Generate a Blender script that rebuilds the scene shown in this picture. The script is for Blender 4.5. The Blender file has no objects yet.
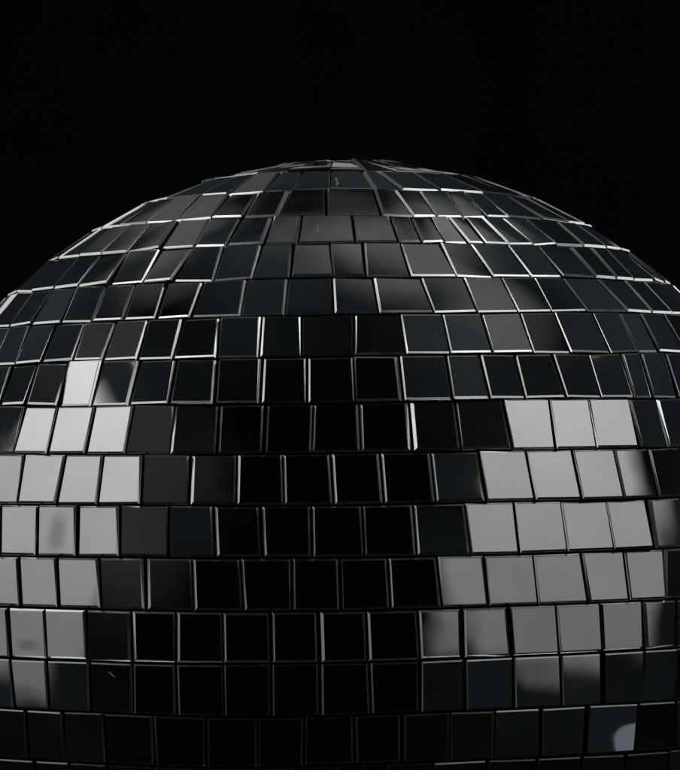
import bpy, math, random
from mathutils import Vector, Matrix

# ------------------------------------------------------------------ camera, world, lamps, exposure
R = 0.20                      # radius of the mirror ball in metres
BC = Vector((0, 0, 1.5))      # its centre
CAM_POS=(0.00000, -5.98065, 0.48151); CAM_RIGHT=(0.99988, 0.00060, -0.01542); CAM_UP=(0.01543, -0.00964, 0.99983); CAM_FWD=(-0.00045, 0.99995, 0.00965); FOCAL_PX=2898.18

scene = bpy.context.scene
col = scene.collection

def frame(x, y, z, loc):
    """matrix whose columns are the axes x, y, z at loc"""
    m = Matrix((x, y, z)).transposed().to_4x4()
    m.translation = loc
    return m

cd = bpy.data.cameras.new('camera')
cam = bpy.data.objects.new('camera', cd); col.objects.link(cam)
cam.matrix_world = frame(Vector(CAM_RIGHT), Vector(CAM_UP), -Vector(CAM_FWD), BC + Vector(CAM_POS) * R)
cd.sensor_fit = 'HORIZONTAL'; cd.sensor_width = 36.0
cd.lens = 36.0 * FOCAL_PX / 680.0
cd.clip_start = 0.05; cd.clip_end = 100
scene.camera = cam
scene.view_settings.view_transform = 'Standard'
scene.view_settings.look = 'None'
scene.view_settings.exposure = 0
scene.view_settings.gamma = 1

SOFTBOXES=[
    ('left softbox', (-6.83576, -1.57313, 2.65473), (0.15653, -0.97238, -0.17317), (0.38051, -0.10242, 0.91909), 5.970, 7.340, 0.15567, 0.2910),
    ('right softbox', (5.43507, -4.19615, 3.01701), (0.66868, 0.71199, -0.21435), (-0.16649, 0.42432, 0.89008), 6.110, 6.930, 0.11648, 0.2600),
    ('left rim light', (-5.47118, 4.92628, 1.43107), (-0.66913, -0.74314, 0.00000), (0.14180, -0.12768, 0.98163), 10.100, 4.700, 0.36000, 0.1800),
    ('right rim light', (5.51934, 4.96964, 1.04380), (-0.66913, 0.74314, 0.00000), (-0.10343, -0.09312, 0.99027), 9.400, 4.200, 0.55000, 0.1200),
    ('hair light', (0.00000, 7.06981, 2.50355), (-1.00000, 0.00000, 0.00000), (-0.00000, -0.33381, 0.94264), 5.500, 0.700, 0.22000, 0.0000),
    ('added left strip', (-4.67397, -0.65688, 5.82859), (0.13917, -0.99027, 0.00000), (0.76958, 0.10816, 0.62932), 6.000, 0.600, 2.80000, 0.0000),  # unseen lamp, added to brighten the bevels of the upper rows
    ('added right strip', (4.37622, -1.76811, 5.82859), (0.37461, 0.92718, 0.00000), (-0.72056, 0.29112, 0.62932), 6.000, 0.600, 2.80000, 0.0000),  # its twin on the right, also added for the bevels
    ('blue lamp', (6.24910, -3.76660, -1.78250), (0.46797, 0.88374, 0.00000), (0.21552, -0.11413, 0.96981), 0.264, 0.264, 0.11500, 0.0000),
]
LOBES=[(152, 68, 3, 15, 0.085), (104, 64, 3, 11, 0.075), (-155, 44, 3, 11, 0.075), (-166, 33, 2, 9, 0.06), (-138, 56, 2, 9, 0.03), (-178, 66, 3, 14, 0.04), (156, 54, 2, 8, 0.1), (-113, 50, 2, 8, 0.025), (-52, 22, 0, 14, 0.03), (-50, 40, 0, 14, 0.024)]
COOL=[(-36, 32, 2, 10, 0.007), (33, 38, 2, 9, 0.009), (24, 26, 2, 8, 0.006), (150, 40, 3, 22, 0.004), (-150, 30, 3, 18, 0.006)]
FRONT=(-12, 22, 42, 66)

def adir(az, el):
    az, el = math.radians(az), math.radians(el)
    return (math.cos(el) * math.sin(az), -math.cos(el) * math.cos(az), math.sin(el))

class NT:
    def __init__(s, tree): s.t = tree; s.t.nodes.clear()
    def n(s, kind, **kw):
        nd = s.t.nodes.new(kind)
        for k, v in kw.items(): setattr(nd, k, v)
        return nd
    def put(s, sock, v):
        if isinstance(v, bpy.types.NodeSocket): s.t.links.new(v, sock)
        else: sock.default_value = v
    def m(s, op, a, b=0.0, c=None):
        nd = s.n('ShaderNodeMath', operation=op)
        s.put(nd.inputs[0], a); s.put(nd.inputs[1], b)
        if c is not None: s.put(nd.inputs[2], c)
        return nd.outputs[0]
    def dot(s, v, c):
        nd = s.n('ShaderNodeVectorMath', operation='DOT_PRODUCT')
        s.put(nd.inputs[0], v); nd.inputs[1].default_value = c
        return nd.outputs['Value']
    def step(s, v, a, b, lo=0.0, hi=1.0):
        nd = s.n('ShaderNodeMapRange', interpolation_type='SMOOTHSTEP')
        s.put(nd.inputs['Value'], v)
        nd.inputs['From Min'].default_value = a; nd.inputs['From Max'].default_value = b
        nd.inputs['To Min'].default_value = lo; nd.inputs['To Max'].default_value = hi
        return nd.outputs['Result']
    def noise(s, vec, scale, detail=2.0, rough=0.5):
        nd = s.n('ShaderNodeTexNoise')
        s.put(nd.inputs['Vector'], vec)
        nd.inputs['Scale'].default_value = scale; nd.inputs['Detail'].default_value = detail
        nd.inputs['Roughness'].default_value = rough
        return nd.outputs['Fac']

# the dark studio round the ball: faint room light, invented unevenness, dim glow patches added for tiles to reflect
world = bpy.data.worlds.new('World'); scene.world = world; world.use_nodes = True
w = NT(world.node_tree)
geo = w.n('ShaderNodeTexCoord').outputs['Generated']
sep = w.n('ShaderNodeSeparateXYZ'); w.put(sep.inputs[0], geo)
x, y, z = sep.outputs
s1 = w.m('MULTIPLY', w.m('SINE', w.m('MULTIPLY_ADD', x, 11, 1.0)), w.m('SINE', w.m('MULTIPLY_ADD', z, 10, 2.0)))
s2 = w.m('SINE', w.m('ADD', w.m('MULTIPLY', y, 9), w.m('MULTIPLY', x, 7)))
s = w.m('MULTIPLY_ADD', s2, 0.6, s1)
s = w.m('MULTIPLY_ADD', s, 0.45, 0.5)
s = w.m('MINIMUM', w.m('MAXIMUM', s, 0.0), 1.2)
front = w.step(w.dot(geo, adir(FRONT[0], FRONT[1])), math.cos(math.radians(FRONT[3])), math.cos(math.radians(FRONT[2])), 1.0, 0.0)
low = w.step(z, -0.45, 0.05, 0.15, 1.0)
amb = w.m('MULTIPLY_ADD', w.m('MULTIPLY', w.m('MULTIPLY', s, front), low), 0.018, 0.0008)
def lobes(rows, v0):
    for az, el, r1, r2, A in rows:
        v = w.step(w.dot(geo, adir(az, el)), math.cos(math.radians(r2)), math.cos(math.radians(r1)), 0.0, A)
        v0 = v if v0 is None else w.m('ADD', v0, v)
    return v0
lob = lobes(LOBES, None); amb = lobes(COOL, amb)
bg1 = w.n('ShaderNodeBackground'); bg1.inputs[0].default_value = (0.82, 1.01, 1.14, 1); w.put(bg1.inputs[1], amb)
bg2 = w.n('ShaderNodeBackground'); bg2.inputs[0].default_value = (1.0, 0.99, 0.97, 1); w.put(bg2.inputs[1], lob)
ad = w.n('ShaderNodeAddShader'); w.put(ad.inputs[0], bg1.outputs[0]); w.put(ad.inputs[1], bg2.outputs[0])
w.put(w.n('ShaderNodeOutputWorld').inputs[0], ad.outputs[0])

AREA_K = math.pi   # watts per unit of radiance and square metre
TINT = {'left softbox': (1.0, 1.0, 0.995), 'right softbox': (1.03, 1.0, 0.985),
        'left rim light': (1, 1, 1), 'right rim light': (1, 1, 1), 'hair light': (1, 1, 1), 'added left strip': (1, 1, 1), 'added right strip': (1, 1, 1), 'blue lamp': (0.84, 1.0, 1.16)}
for name, c, r_, u_, bw, bh, A, k in SOFTBOXES:
    ld = bpy.data.lights.new(name.replace(' ', '_'), 'AREA'); ld.shape = 'DISK' if name == 'blue lamp' else 'RECTANGLE'
    ld.size = bw * R; ld.size_y = bh * R
    ld.energy = AREA_K * (bw * R) * (bh * R) * (math.pi / 4 if name == 'blue lamp' else 1)
    ld.color = TINT[name]
    ld.use_nodes = True
    n = NT(ld.node_tree)
    g = n.n('ShaderNodeNewGeometry')
    sp = n.n('ShaderNodeSeparateXYZ'); n.put(sp.inputs[0], g.outputs['Position'])
    zz = n.m('DIVIDE', n.m('SUBTRACT', sp.outputs[2], BC.z), R)
    st = n.m('MULTIPLY', n.m('EXPONENT', n.m('MULTIPLY', zz, k)), A)
    if name != 'blue lamp':                        # the cloth of a softbox fades towards its frame
        off = n.n('ShaderNodeVectorMath', operation='SUBTRACT')
        n.put(off.inputs[0], g.outputs['Position']); off.inputs[1].default_value = BC + Vector(c) * R
        for axis, size in ((r_, bw), (u_, bh)):
            edge = n.m('SUBTRACT', size * R / 2, n.m('ABSOLUTE', n.dot(off.outputs[0], axis)))
            st = n.m('MULTIPLY', st, n.step(edge, 0.0, min(0.22, size * 0.2) * R))
    em = n.n('ShaderNodeEmission'); n.put(em.inputs['Strength'], st)
    n.put(n.n('ShaderNodeOutputLight').inputs[0], em.outputs[0])
    lo = bpy.data.objects.new(ld.name, ld); col.objects.link(lo)
    r_, u_ = Vector(r_), Vector(u_)
    zc = r_.cross(u_)
    cc = Vector(c)
    if zc.dot(cc) < 0: r_ = -r_; zc = -zc          # a lamp shines along its -Z: towards the ball
    lo.matrix_world = frame(r_, u_, zc, BC + cc * R)

# ------------------------------------------------------------------ materials
def material(name):
    m = bpy.data.materials.new(name); m.use_nodes = True
    return m, NT(m.node_tree)

def mirror_material():
    """silvered glass: slightly wavy, faint smears that dull it in places"""
    m, n = material('silvered_glass')
    tc = n.n('ShaderNodeTexCoord').outputs['Object']
    info = n.n('ShaderNodeObjectInfo')
    off = n.n('ShaderNodeVectorMath', operation='MULTIPLY_ADD')
    n.put(off.inputs[0], tc); off.inputs[1].default_value = (1, 1, 1)
    cmb = n.n('ShaderNodeCombineXYZ')
    n.put(cmb.inputs[0], n.m('MULTIPLY', info.outputs['Random'], 7.3)); n.put(cmb.inputs[1], n.m('MULTIPLY', info.outputs['Random'], 3.1))
    n.put(off.inputs[2], cmb.outputs[0])
    P = off.outputs[0]
    wav = n.noise(P, 45.0, 0.5)
    smear = n.step(n.noise(P, 90.0, 4.0, 0.6), 0.5, 0.75)
    bs = n.n('ShaderNodeBsdfPrincipled')
    bs.inputs['Metallic'].default_value = 1
    tone_var = n.step(n.noise(P, 34.0, 3.0, 0.6), 0.35, 0.72)                # patchy tone painted in for slight gradients of the reflections
    mix = n.n('ShaderNodeMix', data_type='RGBA'); n.put(mix.inputs[0], tone_var)
    mix.inputs[6].default_value = (0.935, 0.935, 0.93, 1); mix.inputs[7].default_value = (0.87, 0.872, 0.87, 1)
    n.put(bs.inputs['Base Color'], mix.outputs[2])
    n.put(bs.inputs['Roughness'], n.m('MULTIPLY_ADD', smear, 0.012, 0.022))
    bp = n.n('ShaderNodeBump'); bp.inputs['Strength'].default_value = 1.0
    pz = n.n('ShaderNodeSeparateXYZ'); n.put(pz.inputs[0], n.n('ShaderNodeNewGeometry').outputs['Position'])
    n.put(bp.inputs['Distance'], n.step(pz.outputs[2], 1.63, 1.68, 0.00016, 0.0004))   # the small top rows are pressed on less flat
    n.put(bp.inputs['Height'], wav)
    n.put(bs.inputs['Normal'], bp.outputs[0])
    n.put(n.n('ShaderNodeOutputMaterial').inputs[0], bs.outputs[0])
    return m

def rim_material():
    """ground and polished edge of the glass"""
    m, n = material('ground_glass_edge')
    tc = n.n('ShaderNodeNewGeometry').outputs['Position']
    bs = n.n('ShaderNodeBsdfPrincipled')
    bs.inputs['Metallic'].default_value = 1
    bs.inputs['Base Color'].default_value = (0.98, 0.99, 0.99, 1)
    n.put(bs.inputs['Roughness'], n.m('MULTIPLY_ADD', n.noise(tc, 160.0, 2.0), 0.14, 0.16))
    n.put(n.n('ShaderNodeOutputMaterial').inputs[0], bs.outputs[0])
    return m

def side_material():
    m, n = material('glass_side')
    bs = n.n('ShaderNodeBsdfPrincipled')
    bs.inputs['Base Color'].default_value = (0.018, 0.021, 0.022, 1)
    bs.inputs['Roughness'].default_value = 0.5
    n.put(n.n('ShaderNodeOutputMaterial').inputs[0], bs.outputs[0])
    return m

def core_material():
    m, n = material('black_adhesive')
    tc = n.n('ShaderNodeNewGeometry').outputs['Position']
    bs = n.n('ShaderNodeBsdfPrincipled')
    bs.inputs['Base Color'].default_value = (0.004, 0.004, 0.0045, 1)
    n.put(bs.inputs['Roughness'], n.m('MULTIPLY_ADD', n.noise(tc, 200.0, 3.0), 0.3, 0.6))
    n.put(n.n('ShaderNodeOutputMaterial').inputs[0], bs.outputs[0])
    return m

def cloth_material():
    m, n = material('black_velvet')
    tc = n.n('ShaderNodeNewGeometry').outputs['Position']
    bs = n.n('ShaderNodeBsdfPrincipled')
    f = n.noise(tc, 1.6, 3.0, 0.6)
    mix = n.n('ShaderNodeMix', data_type='RGBA')
    n.put(mix.inputs[0], f)
    mix.inputs[6].default_value = (0.012, 0.018, 0.024, 1); mix.inputs[7].default_value = (0.045, 0.055, 0.06, 1)
    n.put(bs.inputs['Base Color'], mix.outputs[2])
    bs.inputs['Roughness'].default_value = 1
    bs.inputs['Specular IOR Level'].default_value = 0.0
    n.put(n.n('ShaderNodeOutputMaterial').inputs[0], bs.outputs[0])
    return m

M_MIRROR, M_RIM, M_SIDE, M_CORE, M_CLOTH = mirror_material(), rim_material(), side_material(), core_material(), cloth_material()

# ------------------------------------------------------------------ setting: the black cloth behind
def mesh_obj(name, verts, faces, mats, fm=None, parent=None, smooth=False):
    me = bpy.data.meshes.new(name)
    me.from_pydata([tuple(v) for v in verts], [], faces)
    for m in mats: me.materials.append(m)
    if fm: me.polygons.foreach_set('material_index', fm)
    if fm: me.polygons.foreach_set('use_smooth', [v == 0 for v in fm])
    if smooth: me.polygons.foreach_set('use_smooth', [True] * len(faces))
    me.update()
    o = bpy.data.objects.new(name, me); col.objects.link(o)
    if parent: o.parent = parent
    return o

vs, fs = [], []
NX, NZ = 120, 8
for j in range(NZ + 1):
    for i in range(NX + 1):
        X = -2.2 + 4.4 * i / NX; Z = 0.2 + 2.05 * j / NZ
        vs.append((X, 2.6 + 0.03 * math.sin(X * 9 + 0.6 * math.sin(Z * 2)) + 0.012 * math.sin(X * 23 + 1), Z))
for j in range(NZ):
    for i in range(NX):
        a = j * (NX + 1) + i; fs.append((a, a + 1, a + NX + 2, a + NX + 1))
bd = mesh_obj('backdrop', vs, fs, [M_CLOTH], smooth=True)
bd['kind'] = 'structure'

# ------------------------------------------------------------------ the mirror ball
# rows of tiles from the top down: latitude of the upper and lower joint, then the joints between the tiles
# (longitude at the top, longitude at the bottom, latitude at the top, latitude at the bottom), then how
# far each hand-glued tile leans (east, north) in degrees
ROWS = [
    (88.60, 83.80,
     [(-134.05, -132.64, 88.6, 83.8), (-93.94, -92.29, 88.6, 83.8), (-54.11, -52.16, 88.6, 83.8), (-14.87, -12.57, 88.6, 83.8), (27.02, 27.02, 88.6, 83.8), (67.95, 67.95, 88.6, 83.8), (107.91, 107.91, 88.6, 83.8)],
     [(0.03, 0.15), (-0.9, -0.23), (-0.7, -0.34), (-0.91, -0.91), (0.59, -0.36), (-1.42, 0.47)]),
    (83.80, 73.20,
     [(-100.64, -99.78, 83.8, 73.2), (-87.74, -86.72, 83.8, 73.2), (-74.34, -73.15, 83.8, 73.2), (-62.14, -60.74, 83.8, 73.2), (-49.12, -47.47, 83.8, 73.2), (-35.83, -33.88, 83.8, 73.2), (-22.43, -20.13, 83.8, 73.2), (-5.66, -3.37, 83.8, 73.2), (12.93, 10.64, 83.8, 73.2), (25.28, 23.33, 83.8, 73.2), (37.6, 35.94, 83.8, 73.2), (49.89, 48.48, 83.8, 73.2), (62.16, 60.97, 83.8, 73.2), (74.42, 73.4, 83.8, 73.2), (87.17, 86.3, 83.8, 73.2), (99.23, 98.5, 83.8, 73.2), (111.63, 111.01, 83.8, 73.2)],
     [(0.06, 0.39), (-0.13, 0.32), (2.0, -0.75, 44, 42, 62, 24), (0.5, -0.25, 23, 42, 60, 24), (-1.25, 0.75, 44, 42, 60, 24), (0.0, 0.0, 23, 42, 52, 24), (-1.5, 3.75, 29, 42, 62, 24), (2.0, 1.75, 28, 58, 44, 42), (-1.0, -2.0, 23, 30, 30, 42), (0.0, 0.0, 25, 58, 48, 42), (-1.25, -1.0, 44, 58, 48, 36), (-3.0, -2.0, 40, 58, 48, 30), (-2.0, -0.5, 13, 32, 48, 28), (0.21, -1.47), (-0.16, 0.39), (0.52, 0.3)]),
    (73.20, 65.52,
     [(-113.92, -112.9, 73.2, 65.74), (-99.89, -98.7, 73.2, 65.74), (-86.03, -84.62, 73.2, 65.74), (-72.56, -70.91, 73.2, 65.74), (-58.18, -56.23, 73.2, 65.74), (-43.67, -41.38, 73.2, 65.74), (-34.29, -32.0, 73.2, 65.64), (-23.16, -20.87, 73.2, 65.67), (-13.8, -11.98, 73.2, 65.73), (-2.73, -2.23, 73.2, 65.8), (9.0, 9.54, 73.2, 65.51), (15.81, 16.99, 73.2, 65.18), (30.59, 28.3, 73.2, 65.18), (45.07, 43.12, 73.2, 65.18), (58.31, 56.66, 73.2, 65.18), (71.75, 70.34, 73.2, 65.18), (85.4, 84.21, 73.2, 65.18), (98.82, 97.8, 73.2, 65.18), (112.31, 111.45, 73.2, 65.18)],
     [(0.73, 0.43), (-0.53, -0.28), (1.15, 0.47), (-1.0, 0.5, 44, 42, 34, 24), (0.0, 0.0, 37, 42, 62, 24), (-0.25, 0.25, 44, 42, 58, 24), (-1.25, -2.25, 38, 28, 58, 24), (1.25, -1.0, 44, 36, 30, 42), (-0.5, -0.75, 16, 48, 62, 42), (0.0, 0.0, 17, 58, 58, 42), (0.0, 0.0, 44, 32, 38, 41), (1.25, 1.75, 44, 36, 30, 38), (1.25, 1.25, 43, 58, 48, 37), (1.0, 0.5, 32, 30, 48, 27), (-1.75, -1.25, 44, 28, 48, 24), (0.51, 0.16), (-0.17, 0.75), (0.68, 0.48)]),
    (65.52, 58.77,
     [(-101.43, -100.41, 65.74, 59.03), (-91.05, -89.86, 65.74, 59.03), (-80.42, -79.01, 65.74, 59.03), (-69.65, -67.99, 65.74, 59.03), (-59.86, -57.91, 65.74, 59.03), (-49.43, -47.14, 65.74, 59.03), (-41.14, -38.85, 65.74, 59.02), (-30.73, -28.44, 65.62, 58.95), (-22.43, -20.82, 65.66, 58.9), (-12.94, -12.84, 65.72, 58.9), (-3.31, -2.65, 65.79, 58.89), (9.14, 9.06, 65.53, 58.71), (14.85, 15.85, 65.27, 58.57), (21.49, 21.15, 65.18, 58.54), (29.2, 27.47, 65.18, 58.57), (35.54, 33.25, 65.18, 58.59), (41.57, 39.28, 65.18, 58.62), (51.48, 49.53, 65.18, 58.43), (62.43, 60.77, 65.18, 58.43), (73.36, 71.95, 65.18, 58.43), (84.18, 82.99, 65.18, 58.43), (94.65, 93.63, 65.18, 58.43), (104.89, 104.02, 65.18, 58.43)],
     [(-0.52, 1.23), (-1.6, -0.59), (0.0, 0.0, 28, 42, 30, 24), (2.25, -0.25, 44, 42, 62, 24), (0.5, -0.75, 44, 42, 62, 24), (2.25, -2.5, 26, 42, 56, 24), (-1.25, -2.0, 35, 28, 54, 24), (1.25, 2.0, 37, 32, 54, 42), (-0.25, -0.75, 41, 36, 30, 42), (0.5, -1.75, 13, 52, 62, 42), (-0.25, -2.5, 13, 58, 56, 42), (1.75, -2.5, 37, 32, 48, 30), (0.0, -2.0, 37, 50, 44, 40), (-0.75, -2.75, 34, 56, 34, 38), (-3.0, -3.25, 29, 50, 30, 31), (0.0, 0.0, 32, 56, 48, 32), (0.0, 0.0, 32, 58, 48, 30), (1.75, 1.25, 44, 28, 48, 24), (-1.5, 0.0, 44, 28, 48, 24), (-2.25, -0.25, 32, 36, 48, 26), (-0.77, -1.11), (-0.77, -0.39)]),
    (58.77, 52.67,
     [(-101.96, -101.96, 59.03, 52.68), (-93.66, -93.66, 59.03, 52.68), (-84.83, -84.83, 59.03, 52.68), (-76.61, -76.61, 59.03, 52.68), (-67.55, -67.55, 59.03, 52.68), (-59.67, -57.38, 59.03, 52.68), (-51.96, -49.66, 59.03, 52.68), (-44.82, -42.52, 59.03, 52.78), (-36.69, -34.4, 59.01, 52.89), (-28.69, -27.08, 58.95, 52.89), (-21.05, -20.59, 58.9, 52.84), (-13.92, -13.58, 58.9, 52.87), (-7.71, -7.28, 58.9, 52.9), (2.78, 2.89, 58.84, 52.89), (10.74, 10.61, 58.68, 52.78), (15.21, 14.76, 58.59, 52.72), (19.57, 19.04, 58.53, 52.71), (23.44, 23.67, 58.55, 52.7), (27.47, 27.08, 58.57, 52.7), (31.45, 32.14, 58.59, 52.69), (37.03, 37.92, 58.61, 52.75), (43.33, 43.85, 58.53, 52.8), (53.97, 52.05, 58.43, 52.87), (62.98, 61.35, 58.43, 52.95), (71.4, 70.01, 58.43, 52.95), (80.41, 79.23, 58.43, 52.95), (89.31, 88.31, 58.43, 52.95), (98.03, 97.18, 58.43, 52.95), (107.05, 106.33, 58.43, 52.95)],
     [(0.48, -1.07), (1.24, -0.36), (0.0, 0.0, 44, 42, 50, 24), (-2.0, 0.5, 20, 42, 30, 24), (1.25, 0.25, 37, 42, 30, 24), (1.5, 1.5, 44, 42, 60, 24), (1.0, 0.0, 44, 42, 58, 24), (-4.75, -0.75, 40, 42, 60, 24), (0.0, 0.0, 22, 28, 54, 42), (1.0, 0.0, 29, 34, 52, 42), (-0.75, 2.25, 34, 38, 30, 42), (0.25, -0.5, 13, 48, 30, 42), (0.0, 0.0, 13, 56, 62, 42), (-0.5, 1.75, 13, 58, 52, 42), (-1.0, 3.0, 35, 46, 50, 40), (-2.5, 3.5, 37, 48, 46, 38), (-0.5, -0.75, 28, 54, 38, 36), (1.25, 1.75, 28, 52, 30, 34), (1.75, 0.25, 28, 54, 32, 32), (-0.75, -0.5, 26, 54, 30, 30), (-4.5, -1.0, 23, 52, 30, 27), (0.0, 0.0, 44, 58, 48, 28), (0.0, 0.0, 44, 28, 48, 24), (-0.25, 0.25, 40, 32, 48, 24), (-0.75, 0.0, 28, 56, 48, 26), (-0.19, -0.6), (0.3, -0.73), (0.2, 0.22)]),
    (52.67, 46.93,
     [(-101.58, -100.56, 52.68, 46.84), (-94.04, -92.84, 52.68, 46.84), (-86.7, -85.29, 52.68, 46.84), (-79.13, -77.47, 52.68, 46.84), (-71.95, -70.0, 52.68, 46.84), (-64.59, -62.3, 52.68, 46.84), (-56.2, -53.91, 52.68, 46.84), (-49.19, -46.9, 52.68, 46.83), (-42.01, -39.72, 52.78, 46.83), (-34.2, -32.89, 52.9, 46.92), (-27.08, -27.21, 52.89, 46.98), (-20.88, -20.08, 52.84, 46.76), (-13.77, -13.65, 52.87, 47.0), (-8.17, -7.59, 52.89, 47.03), (-1.61, -1.02, 52.92, 47.05), (4.21, 4.05, 52.87, 46.99), (10.79, 11.03, 52.78, 46.87), (17.91, 18.39, 52.71, 46.82), (23.86, 24.64, 52.7, 46.79), (31.49, 31.58, 52.69, 46.82), (38.65, 37.85, 52.75, 46.88), (46.98, 45.46, 52.83, 46.93), (53.59, 51.3, 52.89, 46.93), (59.4, 57.11, 52.94, 46.93), (66.99, 65.04, 52.95, 46.93), (74.14, 72.48, 52.95, 46.93), (81.73, 80.32, 52.95, 46.93), (89.39, 88.19, 52.95, 46.93), (96.58, 95.56, 52.95, 46.93), (103.71, 102.84, 52.95, 46.93)],
     [(0.3, 0.55), (-0.29, -0.59), (1.25, 0.53), (-1.75, 0.25, 28, 42, 36, 24), (4.5, -0.5, 26, 42, 36, 24), (0.0, 0.0, 31, 42, 36, 24), (-1.25, 1.75, 40, 42, 62, 24), (-3.25, 3.25, 40, 42, 60, 24), (-0.25, -1.25, 16, 28, 62, 42), (-1.75, 2.5, 26, 28, 50, 42), (0.0, -3.25, 22, 38, 48, 42), (-0.75, -2.0, 23, 44, 48, 42), (0.0, -0.25, 13, 52, 44, 42), (1.0, 1.75, 13, 56, 62, 42), (-0.5, 0.0, 28, 58, 58, 42), (-0.25, -2.25, 25, 44, 52, 34), (0.0, 0.0, 26, 42, 56, 29), (3.0, -3.25, 20, 48, 46, 29), (0.5, 0.0, 20, 50, 38, 29), (0.0, 0.0, 19, 54, 30, 28), (1.5, 1.5, 19, 58, 48, 28), (0.75, 1.25, 43, 28, 48, 24), (0.0, 0.0, 41, 28, 48, 24), (-2.0, -0.5, 37, 28, 48, 24), (3.5, 0.75, 29, 56, 48, 27), (1.0, 0.25, 28, 48, 48, 27), (-0.18, -0.07), (0.4, 0.13), (-0.99, 1.24)]),
    (46.93, 41.28,
     [(-106.3, -105.56, 46.84, 41.1), (-99.67, -98.81, 46.84, 41.1), (-93.31, -92.3, 46.84, 41.1), (-86.87, -85.68, 46.84, 41.1), (-80.19, -78.78, 46.84, 41.1), (-73.41, -71.76, 46.84, 41.1), (-67.12, -65.17, 46.84, 41.1), (-60.44, -58.15, 46.84, 41.12), (-53.76, -51.47, 46.84, 41.18), (-46.91, -44.62, 46.83, 41.19), (-40.06, -38.2, 46.83, 41.16), (-34.06, -32.33, 46.9, 41.16), (-28.21, -26.8, 46.98, 41.15), (-21.61, -21.33, 46.79, 41.16), (-14.52, -13.97, 46.97, 41.19), (-7.98, -7.69, 47.03, 41.21), (-1.17, -0.86, 47.05, 41.21), (5.13, 5.34, 46.97, 41.22), (12.6, 13.06, 46.85, 41.24), (19.38, 19.42, 46.81, 41.29), (25.87, 25.85, 46.79, 41.35), (31.96, 31.55, 46.83, 41.44), (37.64, 38.02, 46.88, 41.53), (45.46, 46.49, 46.93, 41.55), (52.88, 53.04, 46.93, 41.56), (59.41, 59.55, 46.93, 41.56), (66.29, 66.41, 46.93, 41.57), (73.23, 73.34, 46.93, 41.57), (79.74, 79.83, 46.93, 41.57), (86.47, 86.54, 46.93, 41.57), (93.58, 93.64, 46.93, 41.57), (100.11, 100.17, 46.93, 41.57)],
     [(1.05, -0.35), (0.1, 0.84), (-0.47, 0.55), (1.06, 0.08), (-2.5, 0.0, 35, 42, 56, 24), (-2.0, -0.25, 16, 42, 44, 24), (2.25, 0.75, 22, 42, 32, 24), (-2.0, 0.75, 26, 42, 36, 24), (0.0, 0.0, 29, 28, 62, 24), (2.0, -1.0, 20, 28, 52, 42), (0.5, 1.5, 16, 28, 50, 42), (-0.5, 1.5, 20, 32, 60, 42), (-1.75, 2.0, 17, 36, 58, 42), (0.25, 0.25, 19, 44, 44, 42), (-0.5, 1.5, 28, 50, 44, 42), (-0.75, 2.0, 28, 54, 62, 42), (2.0, 3.0, 28, 38, 54, 30), (1.0, 2.75, 23, 46, 50, 33), (-1.0, 0.75, 23, 52, 58, 33), (-0.25, -0.25, 19, 56, 50, 32), (-0.25, -0.75, 14, 48, 42, 25), (-1.0, -0.75, 13, 58, 36, 28), (0.0, 0.0, 32, 56, 30, 26), (1.75, 1.25, 35, 28, 48, 24), (0.0, 0.0, 34, 28, 48, 24), (-1.0, -0.75, 28, 30, 48, 24), (-3.75, 0.25, 23, 30, 48, 24), (1.0, -0.25, 38, 54, 48, 26), (0.6, -1.14), (0.81, 0.55), (0.6, 1.11)]),
    (41.28, 35.71,
     [(-100.66, -99.93, 41.1, 35.61), (-94.12, -93.25, 41.1, 35.61), (-88.22, -87.21, 41.1, 35.61), (-82.08, -80.88, 41.1, 35.61), (-75.94, -74.53, 41.1, 35.61), (-69.66, -68.0, 41.1, 35.61), (-63.58, -61.63, 41.1, 35.61), (-57.22, -54.93, 41.13, 35.61), (-51.57, -49.28, 41.18, 35.63), (-45.54, -43.58, 41.19, 35.68), (-39.38, -37.77, 41.17, 35.72), (-33.57, -32.7, 41.16, 35.73), (-27.94, -27.26, 41.15, 35.72), (-22.39, -22.11, 41.15, 35.7), (-16.86, -16.01, 41.18, 35.68), (-10.84, -10.38, 41.2, 35.65), (-5.4, -5.02, 41.22, 35.66), (1.89, 1.65, 41.21, 35.67), (8.26, 8.24, 41.23, 35.7), (14.2, 14.07, 41.25, 35.72), (19.94, 19.72, 41.29, 35.73), (26.01, 25.52, 41.35, 35.71), (31.73, 31.11, 41.44, 35.68), (38.99, 37.98, 41.54, 35.71), (44.21, 43.1, 41.54, 35.77), (49.16, 47.33, 41.55, 35.82), (55.62, 54.06, 41.56, 35.88), (61.52, 60.2, 41.57, 35.88), (67.51, 66.39, 41.57, 35.88), (73.97, 73.01, 41.57, 35.88), (79.82, 79.01, 41.57, 35.88), (86.17, 85.48, 41.57, 35.88), (92.03, 91.44, 41.57, 35.88), (98.14, 97.64, 41.57, 35.88), (104.49, 104.07, 41.57, 35.88)],
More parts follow.
